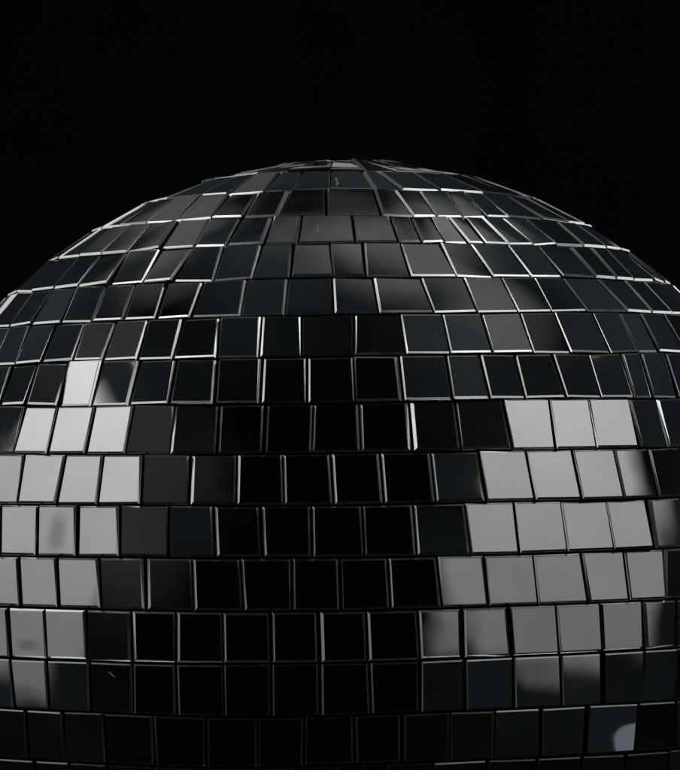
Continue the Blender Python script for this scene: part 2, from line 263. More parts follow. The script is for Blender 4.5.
     [(-1.78, 0.63), (0.11, -0.39), (-0.73, 1.62), (-0.83, 0.21), (-1.28, 0.49), (0.91, -0.38), (2.25, 0.0, 19, 42, 34, 24), (1.75, -1.5, 23, 28, 30, 24), (-1.25, 1.0, 25, 28, 62, 24), (-1.25, 1.75, 25, 28, 60, 42), (0.75, 2.0, 14, 28, 50, 42), (-2.0, 0.25, 14, 30, 58, 42), (-0.5, -2.25, 13, 38, 52, 42), (-1.5, 1.0, 13, 42, 52, 42), (0.0, -2.25, 17, 48, 44, 42), (2.0, -0.75, 28, 30, 40, 24), (-2.0, -0.25, 28, 54, 60, 42), (1.0, 0.75, 28, 44, 52, 30), (1.5, 0.25, 13, 36, 46, 24), (0.0, 1.0, 13, 54, 58, 32), (-1.25, 2.0, 13, 58, 52, 32), (0.75, -0.25, 13, 50, 44, 25), (2.25, 0.0, 17, 58, 36, 27), (-2.0, 0.5, 19, 58, 34, 26), (0.0, 0.0, 29, 28, 30, 24), (2.25, 0.0, 28, 28, 48, 24), (1.75, -1.25, 22, 44, 48, 24), (1.06, -0.2), (1.17, 0.89), (-0.23, 0.13), (0.2, -0.03), (-0.81, -0.43), (0.59, -0.54), (0.14, 0.63)]),
    (35.71, 30.07,
     [(-101.7, -101.2, 35.61, 30.28), (-96.02, -95.42, 35.61, 30.28), (-90.13, -89.43, 35.61, 30.28), (-84.38, -83.56, 35.61, 30.28), (-78.74, -77.77, 35.61, 30.28), (-72.96, -71.82, 35.61, 30.28), (-66.97, -65.63, 35.61, 30.28), (-61.15, -59.57, 35.61, 30.28), (-55.13, -53.28, 35.61, 30.28), (-49.62, -47.44, 35.63, 30.28), (-44.19, -42.59, 35.67, 30.22), (-38.31, -37.08, 35.72, 30.14), (-32.38, -31.9, 35.73, 30.08), (-26.74, -26.39, 35.72, 30.08), (-21.48, -20.92, 35.7, 30.08), (-15.88, -15.23, 35.68, 30.03), (-9.93, -9.59, 35.65, 29.98), (-4.27, -4.04, 35.66, 29.96), (1.53, 1.57, 35.67, 29.96), (7.35, 7.32, 35.7, 30.05), (13.41, 13.2, 35.72, 30.1), (17.94, 17.84, 35.73, 30.12), (22.79, 22.41, 35.73, 30.13), (28.19, 27.98, 35.7, 30.11), (34.01, 33.16, 35.67, 30.09), (39.44, 38.32, 35.73, 30.04), (43.1, 41.6, 35.77, 30.01), (48.47, 46.34, 35.83, 29.97), (54.04, 52.22, 35.88, 29.97), (59.63, 58.09, 35.88, 29.97), (65.62, 64.3, 35.88, 29.97), (71.32, 70.2, 35.88, 29.97), (77.39, 76.44, 35.88, 29.97), (82.9, 82.1, 35.88, 29.97), (88.47, 87.78, 35.88, 29.97), (94.56, 93.98, 35.88, 29.97), (100.2, 99.7, 35.88, 29.97), (106.15, 105.73, 35.88, 29.97)],
     [(0.31, 0.98), (-0.83, 1.04), (0.04, 0.74), (0.03, 2.27), (0.84, -1.31), (-0.6, -0.55), (0.94, 1.18), (-0.22, 0.01), (-1.75, 1.25, 22, 28, 36, 24), (-2.75, 3.25, 22, 28, 62, 24), (2.5, 3.0, 13, 28, 62, 42), (-1.5, -4.75, 13, 28, 54, 42), (0.0, -1.75, 13, 32, 42, 42), (-1.5, 1.5, 14, 36, 60, 42), (0.25, 2.25, 14, 42, 50, 42), (-0.25, 0.5, 14, 46, 50, 42), (0.25, 1.0, 28, 32, 42, 24), (-1.0, 1.5, 28, 36, 40, 25), (2.0, 0.75, 22, 58, 32, 42), (1.25, 1.0, 13, 52, 42, 32), (0.75, 1.75, 14, 58, 38, 34), (2.25, 0.5, 13, 58, 56, 30), (-1.5, 1.25, 13, 58, 32, 29), (2.25, -0.75, 13, 58, 46, 26), (-1.0, 0.0, 13, 58, 44, 26), (-1.25, -1.75, 13, 28, 40, 24), (0.75, -2.0, 20, 36, 34, 24), (2.0, -1.0, 26, 42, 48, 24), (0.18, 0.32), (-0.35, -1.68), (0.45, 1.36), (-0.54, 1.08), (0.73, -0.85), (0.24, -0.74), (0.96, 0.06), (-0.44, -0.26), (-0.54, 0.45)]),
    (30.07, 24.37,
     [(-101.4, -101.29, 30.28, 24.63), (-96.16, -96.03, 30.28, 24.63), (-90.96, -90.8, 30.28, 24.63), (-85.14, -84.96, 30.28, 24.63), (-79.95, -79.74, 30.28, 24.63), (-74.67, -74.42, 30.28, 24.63), (-69.4, -69.1, 30.28, 24.63), (-63.95, -63.6, 30.28, 24.63), (-58.67, -58.27, 30.28, 24.63), (-53.05, -52.57, 30.28, 24.63), (-47.71, -47.15, 30.28, 24.63), (-42.31, -41.65, 30.21, 24.61), (-36.75, -36.14, 30.14, 24.56), (-30.86, -30.61, 30.08, 24.52), (-25.36, -25.26, 30.08, 24.45), (-20.14, -19.6, 30.08, 24.38), (-14.55, -14.12, 30.02, 24.37), (-8.94, -8.78, 29.98, 24.36), (-3.34, -3.4, 29.95, 24.36), (2.03, 2.05, 29.97, 24.35), (7.92, 7.81, 30.05, 24.33), (13.51, 13.28, 30.1, 24.31), (19.43, 19.26, 30.13, 24.3), (25.42, 24.75, 30.12, 24.28), (30.92, 30.15, 30.1, 24.26), (37.17, 36.27, 30.05, 24.22), (41.96, 40.98, 30.01, 24.19), (47.39, 46.55, 29.97, 24.18), (52.53, 51.82, 29.97, 24.18), (57.88, 57.28, 29.97, 24.18), (63.42, 62.91, 29.97, 24.18), (68.7, 68.26, 29.97, 24.18), (74.45, 74.08, 29.97, 24.18), (79.83, 79.51, 29.97, 24.18), (85.55, 85.29, 29.97, 24.18), (91.17, 90.94, 29.97, 24.18), (96.58, 96.39, 29.97, 24.18), (102.11, 101.95, 29.97, 24.18)],
     [(0.68, 0.12), (-0.67, 0.61), (-0.23, -0.77), (1.46, -0.16), (1.09, -0.57), (-0.48, -0.87), (0.23, -0.72), (-1.0, -0.67), (-0.65, -0.09), (0.3, 0.16), (-0.5, -4.25, 34, 30, 60, 32), (0.25, 0.0, 34, 34, 52, 32), (-0.75, -1.75, 34, 40, 46, 32), (-1.5, -4.0, 34, 46, 42, 32), (2.0, -2.75, 41, 54, 62, 32), (0.5, 1.25, 43, 36, 60, 32), (-1.75, -0.5, 43, 38, 56, 32), (0.0, 0.0, 41, 44, 48, 32), (0.0, 0.0, 46, 46, 42, 32), (0.0, 0.0, 46, 48, 36, 30), (1.5, 2.25, 41, 34, 36, 24), (-1.75, 2.0, 34, 56, 36, 31), (0.25, -3.5, 44, 56, 62, 27), (0.25, -1.75, 34, 56, 54, 26), (0.0, -1.75, 37, 56, 50, 24), (1.0, 1.25, 40, 32, 42, 24), (-3.25, -1.0, 38, 30, 42, 24), (-0.65, 0.83), (0.08, -1.26), (-0.64, 1.72), (-0.2, 1.25), (1.2, 0.59), (-0.97, -1.76), (0.97, -0.73), (0.69, -1.11), (-0.42, -0.35), (-1.69, -0.18)]),
    (24.37, 18.80,
     [(-102.39, -102.28, 24.63, 19.0), (-97.24, -97.11, 24.63, 19.0), (-92.3, -92.15, 24.63, 19.0), (-87.3, -87.13, 24.63, 19.0), (-81.74, -81.55, 24.63, 19.0), (-76.51, -76.27, 24.63, 19.0), (-71.2, -70.92, 24.63, 19.0), (-65.97, -65.65, 24.63, 19.0), (-60.64, -60.26, 24.63, 19.0), (-55.45, -55.01, 24.63, 19.0), (-49.93, -49.4, 24.63, 19.0), (-44.42, -43.8, 24.63, 19.0), (-39.46, -38.73, 24.59, 18.99), (-33.16, -33.04, 24.54, 18.98), (-27.89, -27.62, 24.49, 18.97), (-22.73, -22.22, 24.42, 18.96), (-17.09, -16.63, 24.37, 18.93), (-11.72, -11.44, 24.37, 18.88), (-6.61, -6.29, 24.36, 18.83), (-1.3, -1.02, 24.35, 18.77), (4.15, 4.3, 24.34, 18.79), (9.77, 9.83, 24.32, 18.82), (15.24, 15.35, 24.31, 18.8), (20.83, 20.98, 24.29, 18.76), (26.68, 26.58, 24.27, 18.69), (32.24, 31.96, 24.24, 18.66), (37.43, 36.92, 24.21, 18.65), (42.68, 42.25, 24.18, 18.64), (48.0, 47.63, 24.18, 18.64), (53.17, 52.85, 24.18, 18.64), (58.72, 58.45, 24.18, 18.64), (63.84, 63.61, 24.18, 18.64), (69.01, 68.82, 24.18, 18.64), (74.33, 74.16, 24.18, 18.64), (79.74, 79.6, 24.18, 18.64), (85.0, 84.88, 24.18, 18.64), (89.95, 89.85, 24.18, 18.64), (95.21, 95.12, 24.18, 18.64), (100.25, 100.17, 24.18, 18.64)],
     [(0.15, 2.16), (-0.77, -0.22), (0.8, 0.01), (0.51, 1.05), (1.42, -1.04), (-0.6, -0.52), (0.95, 0.77), (-1.2, -0.42), (-1.17, 1.19), (0.16, 0.66), (-0.12, 1.11), (-0.25, -3.5, 38, 34, 58, 32), (0.0, -0.5, 41, 40, 50, 32), (-0.5, -2.25, 34, 44, 44, 32), (-1.75, -3.0, 34, 48, 40, 32), (2.25, -3.5, 41, 56, 62, 32), (0.75, 0.75, 41, 32, 58, 24), (0.0, 0.0, 41, 34, 52, 24), (0.0, 0.0, 43, 40, 46, 26), (0.0, 0.0, 43, 42, 40, 25), (0.0, 0.0, 41, 46, 36, 26), (-1.0, 0.5, 41, 48, 36, 26), (0.0, -3.0, 41, 54, 62, 27), (0.0, 0.0, 43, 56, 62, 26), (-0.5, 0.5, 34, 54, 56, 24), (1.0, 0.0, 34, 30, 48, 24), (-2.5, 0.75, 34, 30, 46, 24), (0.39, -0.29), (-0.92, -1.01), (0.05, 0.28), (-1.38, -0.61), (0.93, -0.89), (-0.73, 0.42), (-1.71, -0.31), (-0.21, 0.61), (-1.64, -1.28), (0.08, 0.18), (0.77, 0.68)]),
    (18.80, 13.40,
     [(-102.15, -101.97, 19.0, 13.52), (-96.83, -96.61, 19.0, 13.52), (-91.74, -91.48, 19.0, 13.52), (-86.67, -86.37, 19.0, 13.52), (-81.29, -80.94, 19.0, 13.52), (-76.01, -75.59, 19.0, 13.52), (-71.1, -70.61, 19.0, 13.52), (-65.77, -65.2, 19.0, 13.52), (-60.69, -60.01, 19.0, 13.52), (-55.95, -55.15, 19.0, 13.52), (-50.74, -49.81, 19.0, 13.52), (-45.88, -44.78, 19.0, 13.52), (-41.11, -39.82, 19.0, 13.52), (-35.37, -34.59, 18.99, 13.52), (-29.94, -29.32, 18.97, 13.53), (-24.57, -23.97, 18.96, 13.53), (-18.9, -18.4, 18.95, 13.53), (-13.9, -13.37, 18.9, 13.5), (-8.8, -8.39, 18.85, 13.47), (-3.38, -3.26, 18.8, 13.43), (1.98, 2.09, 18.78, 13.41), (7.37, 7.46, 18.81, 13.4), (12.98, 13.1, 18.81, 13.35), (18.45, 18.39, 18.79, 13.3), (23.94, 23.84, 18.72, 13.31), (29.64, 29.49, 18.66, 13.31), (35.09, 34.84, 18.65, 13.3), (39.98, 39.48, 18.64, 13.3), (44.74, 44.32, 18.64, 13.3), (49.69, 49.33, 18.64, 13.3), (54.89, 54.59, 18.64, 13.3), (59.84, 59.59, 18.64, 13.3), (64.63, 64.41, 18.64, 13.3), (69.63, 69.44, 18.64, 13.3), (74.91, 74.75, 18.64, 13.3), (79.71, 79.58, 18.64, 13.3), (84.84, 84.72, 18.64, 13.3), (90.19, 90.09, 18.64, 13.3), (95.31, 95.22, 18.64, 13.3), (100.36, 100.29, 18.64, 13.3)],
     [(-0.41, -0.31), (0.39, 1.0), (-0.74, -0.97), (-0.04, -0.28), (-1.51, 0.15), (0.68, -0.19), (0.68, -0.93), (0.52, -0.26), (-0.5, -1.45), (-0.36, 0.05), (0.16, 0.44), (0.38, 0.25), (0.25, 0.25, 41, 40, 52, 32), (-0.5, -3.25, 43, 44, 48, 32), (-2.0, -2.75, 43, 48, 44, 32), (2.75, 0.0, 41, 56, 62, 32), (0.0, -0.5, 41, 56, 60, 32), (0.0, -0.25, 46, 34, 58, 24), (0.0, 0.0, 46, 40, 50, 26), (0.0, 0.0, 41, 44, 46, 27), (0.0, 0.0, 41, 50, 38, 30), (-0.5, 1.0, 41, 46, 36, 24), (0.5, -0.5, 43, 54, 62, 27), (0.0, 0.25, 41, 56, 62, 27), (0.25, 1.5, 41, 56, 58, 25), (-0.75, 2.75, 34, 56, 54, 24), (-1.75, -1.0, 46, 30, 50, 24), (-0.28, -0.25), (0.07, -1.3), (0.58, -1.32), (-0.42, -1.77), (1.08, -0.3), (0.36, -0.08), (0.23, 0.18), (0.21, 0.75), (-1.17, 0.31), (-0.01, -0.33), (-0.82, 0.57), (-0.28, 0.28)]),
    (13.40, 8.14,
     [(-102.23, -102.11, 13.52, 8.24), (-97.46, -97.32, 13.52, 8.24), (-92.2, -92.04, 13.52, 8.24), (-87.11, -86.91, 13.52, 8.24), (-82.35, -82.13, 13.52, 8.24), (-77.21, -76.95, 13.52, 8.24), (-72.2, -71.89, 13.52, 8.24), (-67.12, -66.75, 13.52, 8.24), (-62.28, -61.85, 13.52, 8.24), (-57.13, -56.62, 13.52, 8.24), (-51.95, -51.35, 13.52, 8.24), (-47.03, -46.32, 13.52, 8.24), (-41.89, -41.05, 13.52, 8.24), (-36.91, -35.94, 13.52, 8.25), (-31.63, -30.9, 13.53, 8.25), (-26.36, -25.72, 13.53, 8.24), (-20.98, -20.54, 13.53, 8.19), (-15.83, -15.41, 13.52, 8.16), (-10.68, -10.22, 13.48, 8.13), (-5.35, -5.27, 13.44, 8.11), (-0.46, -0.38, 13.41, 8.09), (4.44, 4.56, 13.4, 8.11), (9.53, 9.76, 13.39, 8.13), (14.48, 14.72, 13.33, 8.15), (19.84, 19.98, 13.3, 8.14), (25.38, 25.65, 13.31, 8.1), (30.7, 30.63, 13.31, 8.06), (35.96, 35.43, 13.3, 8.01), (40.94, 40.49, 13.3, 7.99), (45.63, 45.25, 13.3, 7.99), (50.45, 50.12, 13.3, 7.99), (55.59, 55.31, 13.3, 7.99), (60.82, 60.59, 13.3, 7.99), (65.93, 65.73, 13.3, 7.99), (71.2, 71.04, 13.3, 7.99), (76.17, 76.03, 13.3, 7.99), (81.36, 81.23, 13.3, 7.99), (86.4, 86.3, 13.3, 7.99), (91.51, 91.43, 13.3, 7.99), (96.79, 96.72, 13.3, 7.99), (102.03, 101.97, 13.3, 7.99)],
     [(-0.64, -0.44), (-0.38, -0.86), (1.87, -0.45), (1.21, 0.59), (-0.12, -0.66), (0.68, 0.61), (-0.8, 1.04), (0.68, -0.39), (-0.24, 0.91), (-0.46, -1.33), (-0.6, -0.31), (-0.81, 1.33), (0.0, 0.5, 41, 40, 56, 32), (0.0, -0.75, 41, 46, 50, 32), (0.5, -2.0, 41, 50, 44, 32), (-1.0, -2.0, 41, 54, 40, 32), (0.25, 0.0, 41, 30, 62, 24), (0.0, 0.0, 43, 32, 58, 24), (0.0, 0.0, 43, 38, 52, 25), (0.0, 0.0, 41, 44, 46, 28), (0.0, 0.0, 37, 52, 42, 32), (0.0, 0.0, 41, 46, 36, 25), (2.0, -2.75, 43, 54, 36, 28), (0.25, -2.5, 43, 56, 62, 27), (0.0, -1.25, 41, 56, 62, 26), (0.0, 0.5, 41, 54, 58, 24), (-0.25, 0.75, 43, 56, 54, 24), (-2.0, -4.5, 43, 30, 50, 24), (-0.26, -0.03), (-0.52, 0.28), (-0.16, -0.27), (-0.05, 0.36), (-2.29, 0.32), (-0.76, -0.2), (0.32, -0.14), (-0.9, 1.15), (1.36, 0.04), (-0.09, 0.11), (-0.0, 0.89), (-0.71, 0.65)]),
    (8.14, 3.03,
     [(-104.7, -104.64, 8.24, 2.98), (-99.99, -99.92, 8.24, 2.98), (-95.15, -95.07, 8.24, 2.98), (-90.32, -90.22, 8.24, 2.98), (-85.35, -85.23, 8.24, 2.98), (-80.68, -80.54, 8.24, 2.98), (-75.99, -75.82, 8.24, 2.98), (-70.93, -70.74, 8.24, 2.98), (-65.98, -65.75, 8.24, 2.98), (-61.33, -61.07, 8.24, 2.98), (-56.34, -56.02, 8.24, 2.98), (-51.72, -51.34, 8.24, 2.98), (-47.08, -46.65, 8.24, 2.98), (-42.25, -41.73, 8.24, 2.98), (-37.56, -36.95, 8.24, 2.98), (-32.51, -32.07, 8.25, 3.01), (-27.38, -27.03, 8.25, 3.03), (-22.16, -21.88, 8.2, 2.97), (-17.27, -17.17, 8.16, 2.92), (-12.38, -12.23, 8.14, 2.94), (-7.48, -7.38, 8.12, 2.96), (-2.67, -2.57, 8.1, 2.98), (2.11, 2.21, 8.1, 3.01), (7.32, 7.42, 8.12, 3.06), (11.86, 11.81, 8.14, 3.09), (16.68, 16.84, 8.16, 3.12), (21.87, 21.98, 8.13, 3.11), (26.95, 26.91, 8.09, 3.1), (32.23, 32.01, 8.04, 3.08), (36.9, 36.2, 8.0, 3.06), (41.56, 40.97, 7.99, 3.06), (46.55, 46.04, 7.99, 3.06), (51.68, 51.25, 7.99, 3.06), (56.6, 56.23, 7.99, 3.06), (61.36, 61.04, 7.99, 3.06), (66.1, 65.83, 7.99, 3.06), (71.01, 70.79, 7.99, 3.06), (76.1, 75.91, 7.99, 3.06), (80.98, 80.82, 7.99, 3.06), (85.71, 85.57, 7.99, 3.06), (90.33, 90.21, 7.99, 3.06), (95.0, 94.9, 7.99, 3.06), (99.64, 99.55, 7.99, 3.06), (104.56, 104.49, 7.99, 3.06)],
     [(0.53, 0.18), (0.85, -0.14), (-0.33, 0.06), (-0.36, 1.96), (-0.37, -0.88), (0.76, 0.26), (0.15, -0.84), (-1.44, -0.96), (-0.7, -0.9), (0.17, 0.04), (0.1, -0.82), (1.05, -1.06), (0.67, -0.4), (0.0, -1.0, 46, 42, 52, 24), (-0.5, -1.5, 43, 48, 50, 24), (0.0, -2.0, 41, 52, 44, 32), (1.25, 2.25, 41, 56, 36, 32), (0.0, 0.0, 41, 30, 62, 24), (0.0, 0.0, 41, 30, 60, 24), (0.0, 0.0, 41, 34, 56, 24), (0.0, 0.0, 41, 40, 50, 25), (0.0, 0.0, 41, 34, 46, 24), (0.0, 0.0, 41, 40, 40, 24), (4.5, -1.0, 41, 50, 36, 25), (-0.75, -0.75, 41, 50, 36, 25), (0.0, -1.75, 41, 56, 62, 27), (-0.25, -0.5, 41, 56, 62, 25), (0.0, -1.0, 41, 44, 58, 24), (0.25, 2.25, 43, 30, 54, 24), (1.34, -0.01), (0.35, -0.28), (0.16, -0.82), (2.53, -0.45), (0.17, 0.82), (-0.12, 0.89), (-0.27, 1.15), (0.35, 0.34), (-0.3, 0.08), (-1.25, 1.16), (0.4, -0.35), (1.49, 0.17), (1.05, -0.26), (0.38, 0.44)]),
    (3.03, -2.18,
     [(-100.05, -99.99, 2.98, -2.15), (-95.28, -95.21, 2.98, -2.15), (-90.46, -90.37, 2.98, -2.15), (-85.78, -85.68, 2.98, -2.15), (-80.89, -80.78, 2.98, -2.15), (-75.72, -75.59, 2.98, -2.15), (-70.68, -70.52, 2.98, -2.15), (-65.69, -65.5, 2.98, -2.15), (-60.54, -60.32, 2.98, -2.15), (-55.92, -55.67, 2.98, -2.15), (-51.02, -50.72, 2.98, -2.15), (-46.38, -46.02, 2.98, -2.15), (-41.52, -41.1, 2.98, -2.15), (-36.81, -36.32, 2.98, -2.14), (-32.0, -31.81, 3.01, -2.12), (-26.79, -26.68, 3.03, -2.1), (-21.82, -21.83, 2.97, -2.18), (-17.17, -17.08, 2.92, -2.25), (-12.23, -12.2, 2.94, -2.29), (-7.43, -7.46, 2.96, -2.3), (-2.57, -2.6, 2.98, -2.24), (2.31, 2.42, 3.01, -2.16), (7.37, 7.28, 3.05, -2.07), (11.91, 11.91, 3.09, -2.07), (17.0, 16.89, 3.12, -2.08), (22.09, 22.03, 3.11, -2.1), (26.85, 26.72, 3.1, -2.13), (31.94, 31.74, 3.08, -2.24), (36.2, 35.91, 3.06, -2.33), (41.2, 40.95, 3.06, -2.35), (46.01, 45.8, 3.06, -2.35), (51.09, 50.91, 3.06, -2.35), (55.86, 55.71, 3.06, -2.35), (60.71, 60.58, 3.06, -2.35), (65.61, 65.5, 3.06, -2.35), (70.79, 70.7, 3.06, -2.35), (75.83, 75.75, 3.06, -2.35), (80.47, 80.4, 3.06, -2.35), (85.08, 85.03, 3.06, -2.35), (89.8, 89.75, 3.06, -2.35), (94.93, 94.89, 3.06, -2.35), (99.92, 99.89, 3.06, -2.35), (104.52, 104.49, 3.06, -2.35)],
     [(1.65, -0.91), (0.5, 0.1), (-0.57, 0.27), (0.02, -0.77), (0.07, -0.45), (-2.16, -0.25), (-0.1, -0.33), (0.88, 0.74), (-0.54, 0.54), (-1.05, 0.15), (0.58, -0.13), (-0.57, -0.26), (-3.25, 0.0, 12, 40, 60, 24), (0.25, -1.25, 12, 48, 52, 32), (-0.25, -1.0, 12, 52, 48, 32), (-0.75, -0.5, 12, 56, 42, 32), (0.0, 0.0, 13, 30, 36, 24), (0.0, 0.0, 15, 32, 58, 24), (0.0, 0.0, 13, 36, 54, 24), (0.0, 0.0, 13, 42, 48, 27), (0.0, 0.0, 19, 32, 42, 24), (0.0, 0.0, 16, 38, 38, 24), (4.75, -1.5, 13, 48, 36, 24), (3.25, 0.0, 15, 50, 62, 24), (-0.5, 3.25, 12, 52, 62, 24), (0.5, 2.0, 12, 56, 62, 25), (0.0, 0.0, 12, 44, 58, 24), (-4.0, -3.0, 12, 44, 58, 24), (-1.24, -0.36), (0.61, 0.68), (-0.03, -0.1), (0.11, -0.83), (-1.1, -0.03), (0.07, -0.26), (-0.22, -0.0), (-0.55, 0.49), (0.67, 0.09), (-1.11, 0.36), (0.69, -0.35), (-1.24, -0.24), (1.81, -0.75), (0.68, -0.05)]),
    (-2.18, -7.23,
     [(-104.11, -104.13, -2.15, -7.38), (-98.94, -98.96, -2.15, -7.38), (-93.79, -93.81, -2.15, -7.38), (-89.03, -89.05, -2.15, -7.38), (-83.96, -83.98, -2.15, -7.38), (-79.27, -79.3, -2.15, -7.38), (-74.56, -74.6, -2.15, -7.38), (-69.42, -69.46, -2.15, -7.38), (-64.57, -64.62, -2.15, -7.38), (-59.56, -59.62, -2.15, -7.38), (-54.87, -54.95, -2.15, -7.38), (-50.06, -50.14, -2.15, -7.38), (-44.88, -44.98, -2.15, -7.38), (-39.7, -39.81, -2.15, -7.38), (-34.89, -35.02, -2.13, -7.33), (-30.05, -30.08, -2.11, -7.27), (-25.28, -25.03, -2.12, -7.28), (-19.7, -19.7, -2.22, -7.36), (-14.1, -14.26, -2.28, -7.37), (-8.81, -8.97, -2.31, -7.35), (-4.18, -4.3, -2.26, -7.21), (0.75, 0.78, -2.19, -7.08), (5.49, 5.46, -2.1, -7.02), (10.29, 10.3, -2.06, -7.01), (14.9, 14.84, -2.08, -7.04), (19.78, 19.82, -2.09, -7.1), (24.97, 24.83, -2.1, -7.17), (31.17, 30.88, -2.23, -7.28), (36.12, 36.33, -2.34, -7.37), (40.94, 41.12, -2.35, -7.38), (45.98, 46.14, -2.35, -7.38), (50.89, 51.02, -2.35, -7.38), (55.58, 55.7, -2.35, -7.38), (60.41, 60.5, -2.35, -7.38), (65.43, 65.51, -2.35, -7.38), (70.65, 70.72, -2.35, -7.38), (75.39, 75.45, -2.35, -7.38), (80.36, 80.41, -2.35, -7.38), (85.03, 85.07, -2.35, -7.38), (90.2, 90.23, -2.35, -7.38), (95.03, 95.07, -2.35, -7.38), (99.77, 99.79, -2.35, -7.38), (104.56, 104.58, -2.35, -7.38)],
     [(0.93, 1.61), (0.77, 0.41), (-0.08, -0.98), (-1.39, 1.17), (-0.31, 0.97), (0.21, -0.38), (-0.55, 0.75), (-0.5, -0.22), (-0.27, 0.08), (0.62, 0.38), (1.3, 1.65), (-0.05, 0.64), (0.28, -1.29), (0.0, 0.0, 13, 40, 60, 32), (-2.0, -1.0, 13, 44, 58, 32), (3.0, 3.5, 12, 54, 44, 32), (2.25, 2.0, 13, 56, 42, 32), (0.0, 0.0, 13, 34, 58, 26), (0.0, 0.0, 13, 40, 52, 30), (0.0, 0.0, 19, 44, 46, 31), (0.0, 0.0, 15, 48, 42, 32), (0.0, 0.0, 15, 32, 36, 24), (0.5, -0.25, 13, 38, 40, 24), (-1.5, 1.0, 13, 42, 36, 24), (-0.25, 2.0, 15, 48, 62, 24), (1.0, 0.5, 15, 54, 60, 25), (0.0, 0.0, 13, 56, 52, 25), (0.5, 3.0, 12, 44, 50, 24), (-0.11, 1.5), (-0.56, -0.56), (-0.41, -0.43), (-0.14, 1.63), (-1.58, 0.64), (0.19, 0.39), (1.24, 0.42), (-0.1, -0.04), (1.44, 0.4), (-1.62, 0.06), (1.03, 0.26), (0.95, 0.86), (-0.84, -0.71), (0.35, 1.92)]),
    (-7.23, -12.33,
     [(-104.06, -104.12, -7.38, -12.33), (-98.85, -98.91, -7.38, -12.33), (-93.74, -93.82, -7.38, -12.33), (-88.72, -88.81, -7.38, -12.33), (-84.02, -84.13, -7.38, -12.33), (-79.09, -79.22, -7.38, -12.33), (-74.13, -74.29, -7.38, -12.33), (-69.45, -69.63, -7.38, -12.33), (-64.32, -64.53, -7.38, -12.33), (-59.24, -59.49, -7.38, -12.33), (-54.42, -54.72, -7.38, -12.33), (-49.62, -49.96, -7.38, -12.33), (-44.45, -44.86, -7.38, -12.33), (-39.46, -39.94, -7.38, -12.33), (-34.15, -34.71, -7.32, -12.33), (-29.64, -30.1, -7.27, -12.33), (-25.03, -25.44, -7.28, -12.33), (-20.02, -20.38, -7.36, -12.33), (-15.31, -15.56, -7.38, -12.33), (-10.65, -10.92, -7.37, -12.33), (-5.74, -5.93, -7.25, -12.33), (-1.21, -1.31, -7.11, -12.33), (3.86, 3.85, -7.04, -12.33), (8.57, 8.65, -7.0, -12.33), (14.16, 14.3, -7.03, -12.33), (19.43, 19.62, -7.09, -12.33), (24.54, 24.76, -7.17, -12.33), (29.62, 29.89, -7.25, -12.33), (35.36, 35.75, -7.36, -12.33), (40.11, 40.45, -7.38, -12.33), (44.84, 45.12, -7.38, -12.33), (49.92, 50.16, -7.38, -12.33), (54.85, 55.06, -7.38, -12.33), (59.57, 59.74, -7.38, -12.33), (64.52, 64.67, -7.38, -12.33), (69.23, 69.36, -7.38, -12.33), (74.49, 74.59, -7.38, -12.33), (79.28, 79.37, -7.38, -12.33), (84.34, 84.42, -7.38, -12.33), (89.34, 89.4, -7.38, -12.33), (94.57, 94.63, -7.38, -12.33), (99.3, 99.35, -7.38, -12.33), (104.34, 104.38, -7.38, -12.33)],
     [(0.22, 0.19), (-0.14, -0.32), (0.81, 0.36), (-1.0, -1.36), (-0.06, -0.3), (-0.96, -1.21), (0.97, 0.92), (-0.04, 0.67), (1.35, 0.01), (-1.72, -0.17), (-0.45, 0.1), (0.13, 0.61), (0.51, -0.18), (0.0, 0.0, 13, 44, 52, 24), (-0.75, -1.5, 15, 48, 60, 32), (-0.5, -3.25, 15, 44, 58, 32), (3.25, 0.0, 15, 38, 48, 32), (0.0, 0.0, 13, 40, 56, 32), (0.0, 0.0, 18, 44, 52, 32), (0.0, 0.0, 19, 34, 48, 24), (0.0, 0.0, 15, 40, 62, 25), (0.0, 0.0, 13, 44, 56, 27), (-0.75, 0.25, 13, 44, 52, 25), (3.25, -0.25, 19, 42, 54, 24), (-1.0, -0.5, 15, 44, 52, 24), (0.0, 0.0, 13, 48, 48, 24), (-3.25, -1.0, 13, 50, 52, 24), (0.25, -3.25, 15, 44, 48, 24), (-0.25, -0.25, 19, 44, 40, 24), (0.63, 0.39), (0.74, 0.4), (-0.84, -0.8), (0.2, 0.39), (-1.22, 0.07), (-0.99, 0.34), (0.38, -0.23), (-0.1, 0.93), (-1.67, -0.39), (-1.11, -0.4), (-1.23, 0.68), (0.34, -0.57), (0.48, 0.39)]),
]

rnd = random.Random(11)

def sph(lon, lat, r=1.0):
    lon, lat = math.radians(lon), math.radians(lat)
    return Vector((math.cos(lat) * math.sin(lon), -math.cos(lat) * math.cos(lon), math.sin(lat))) * r

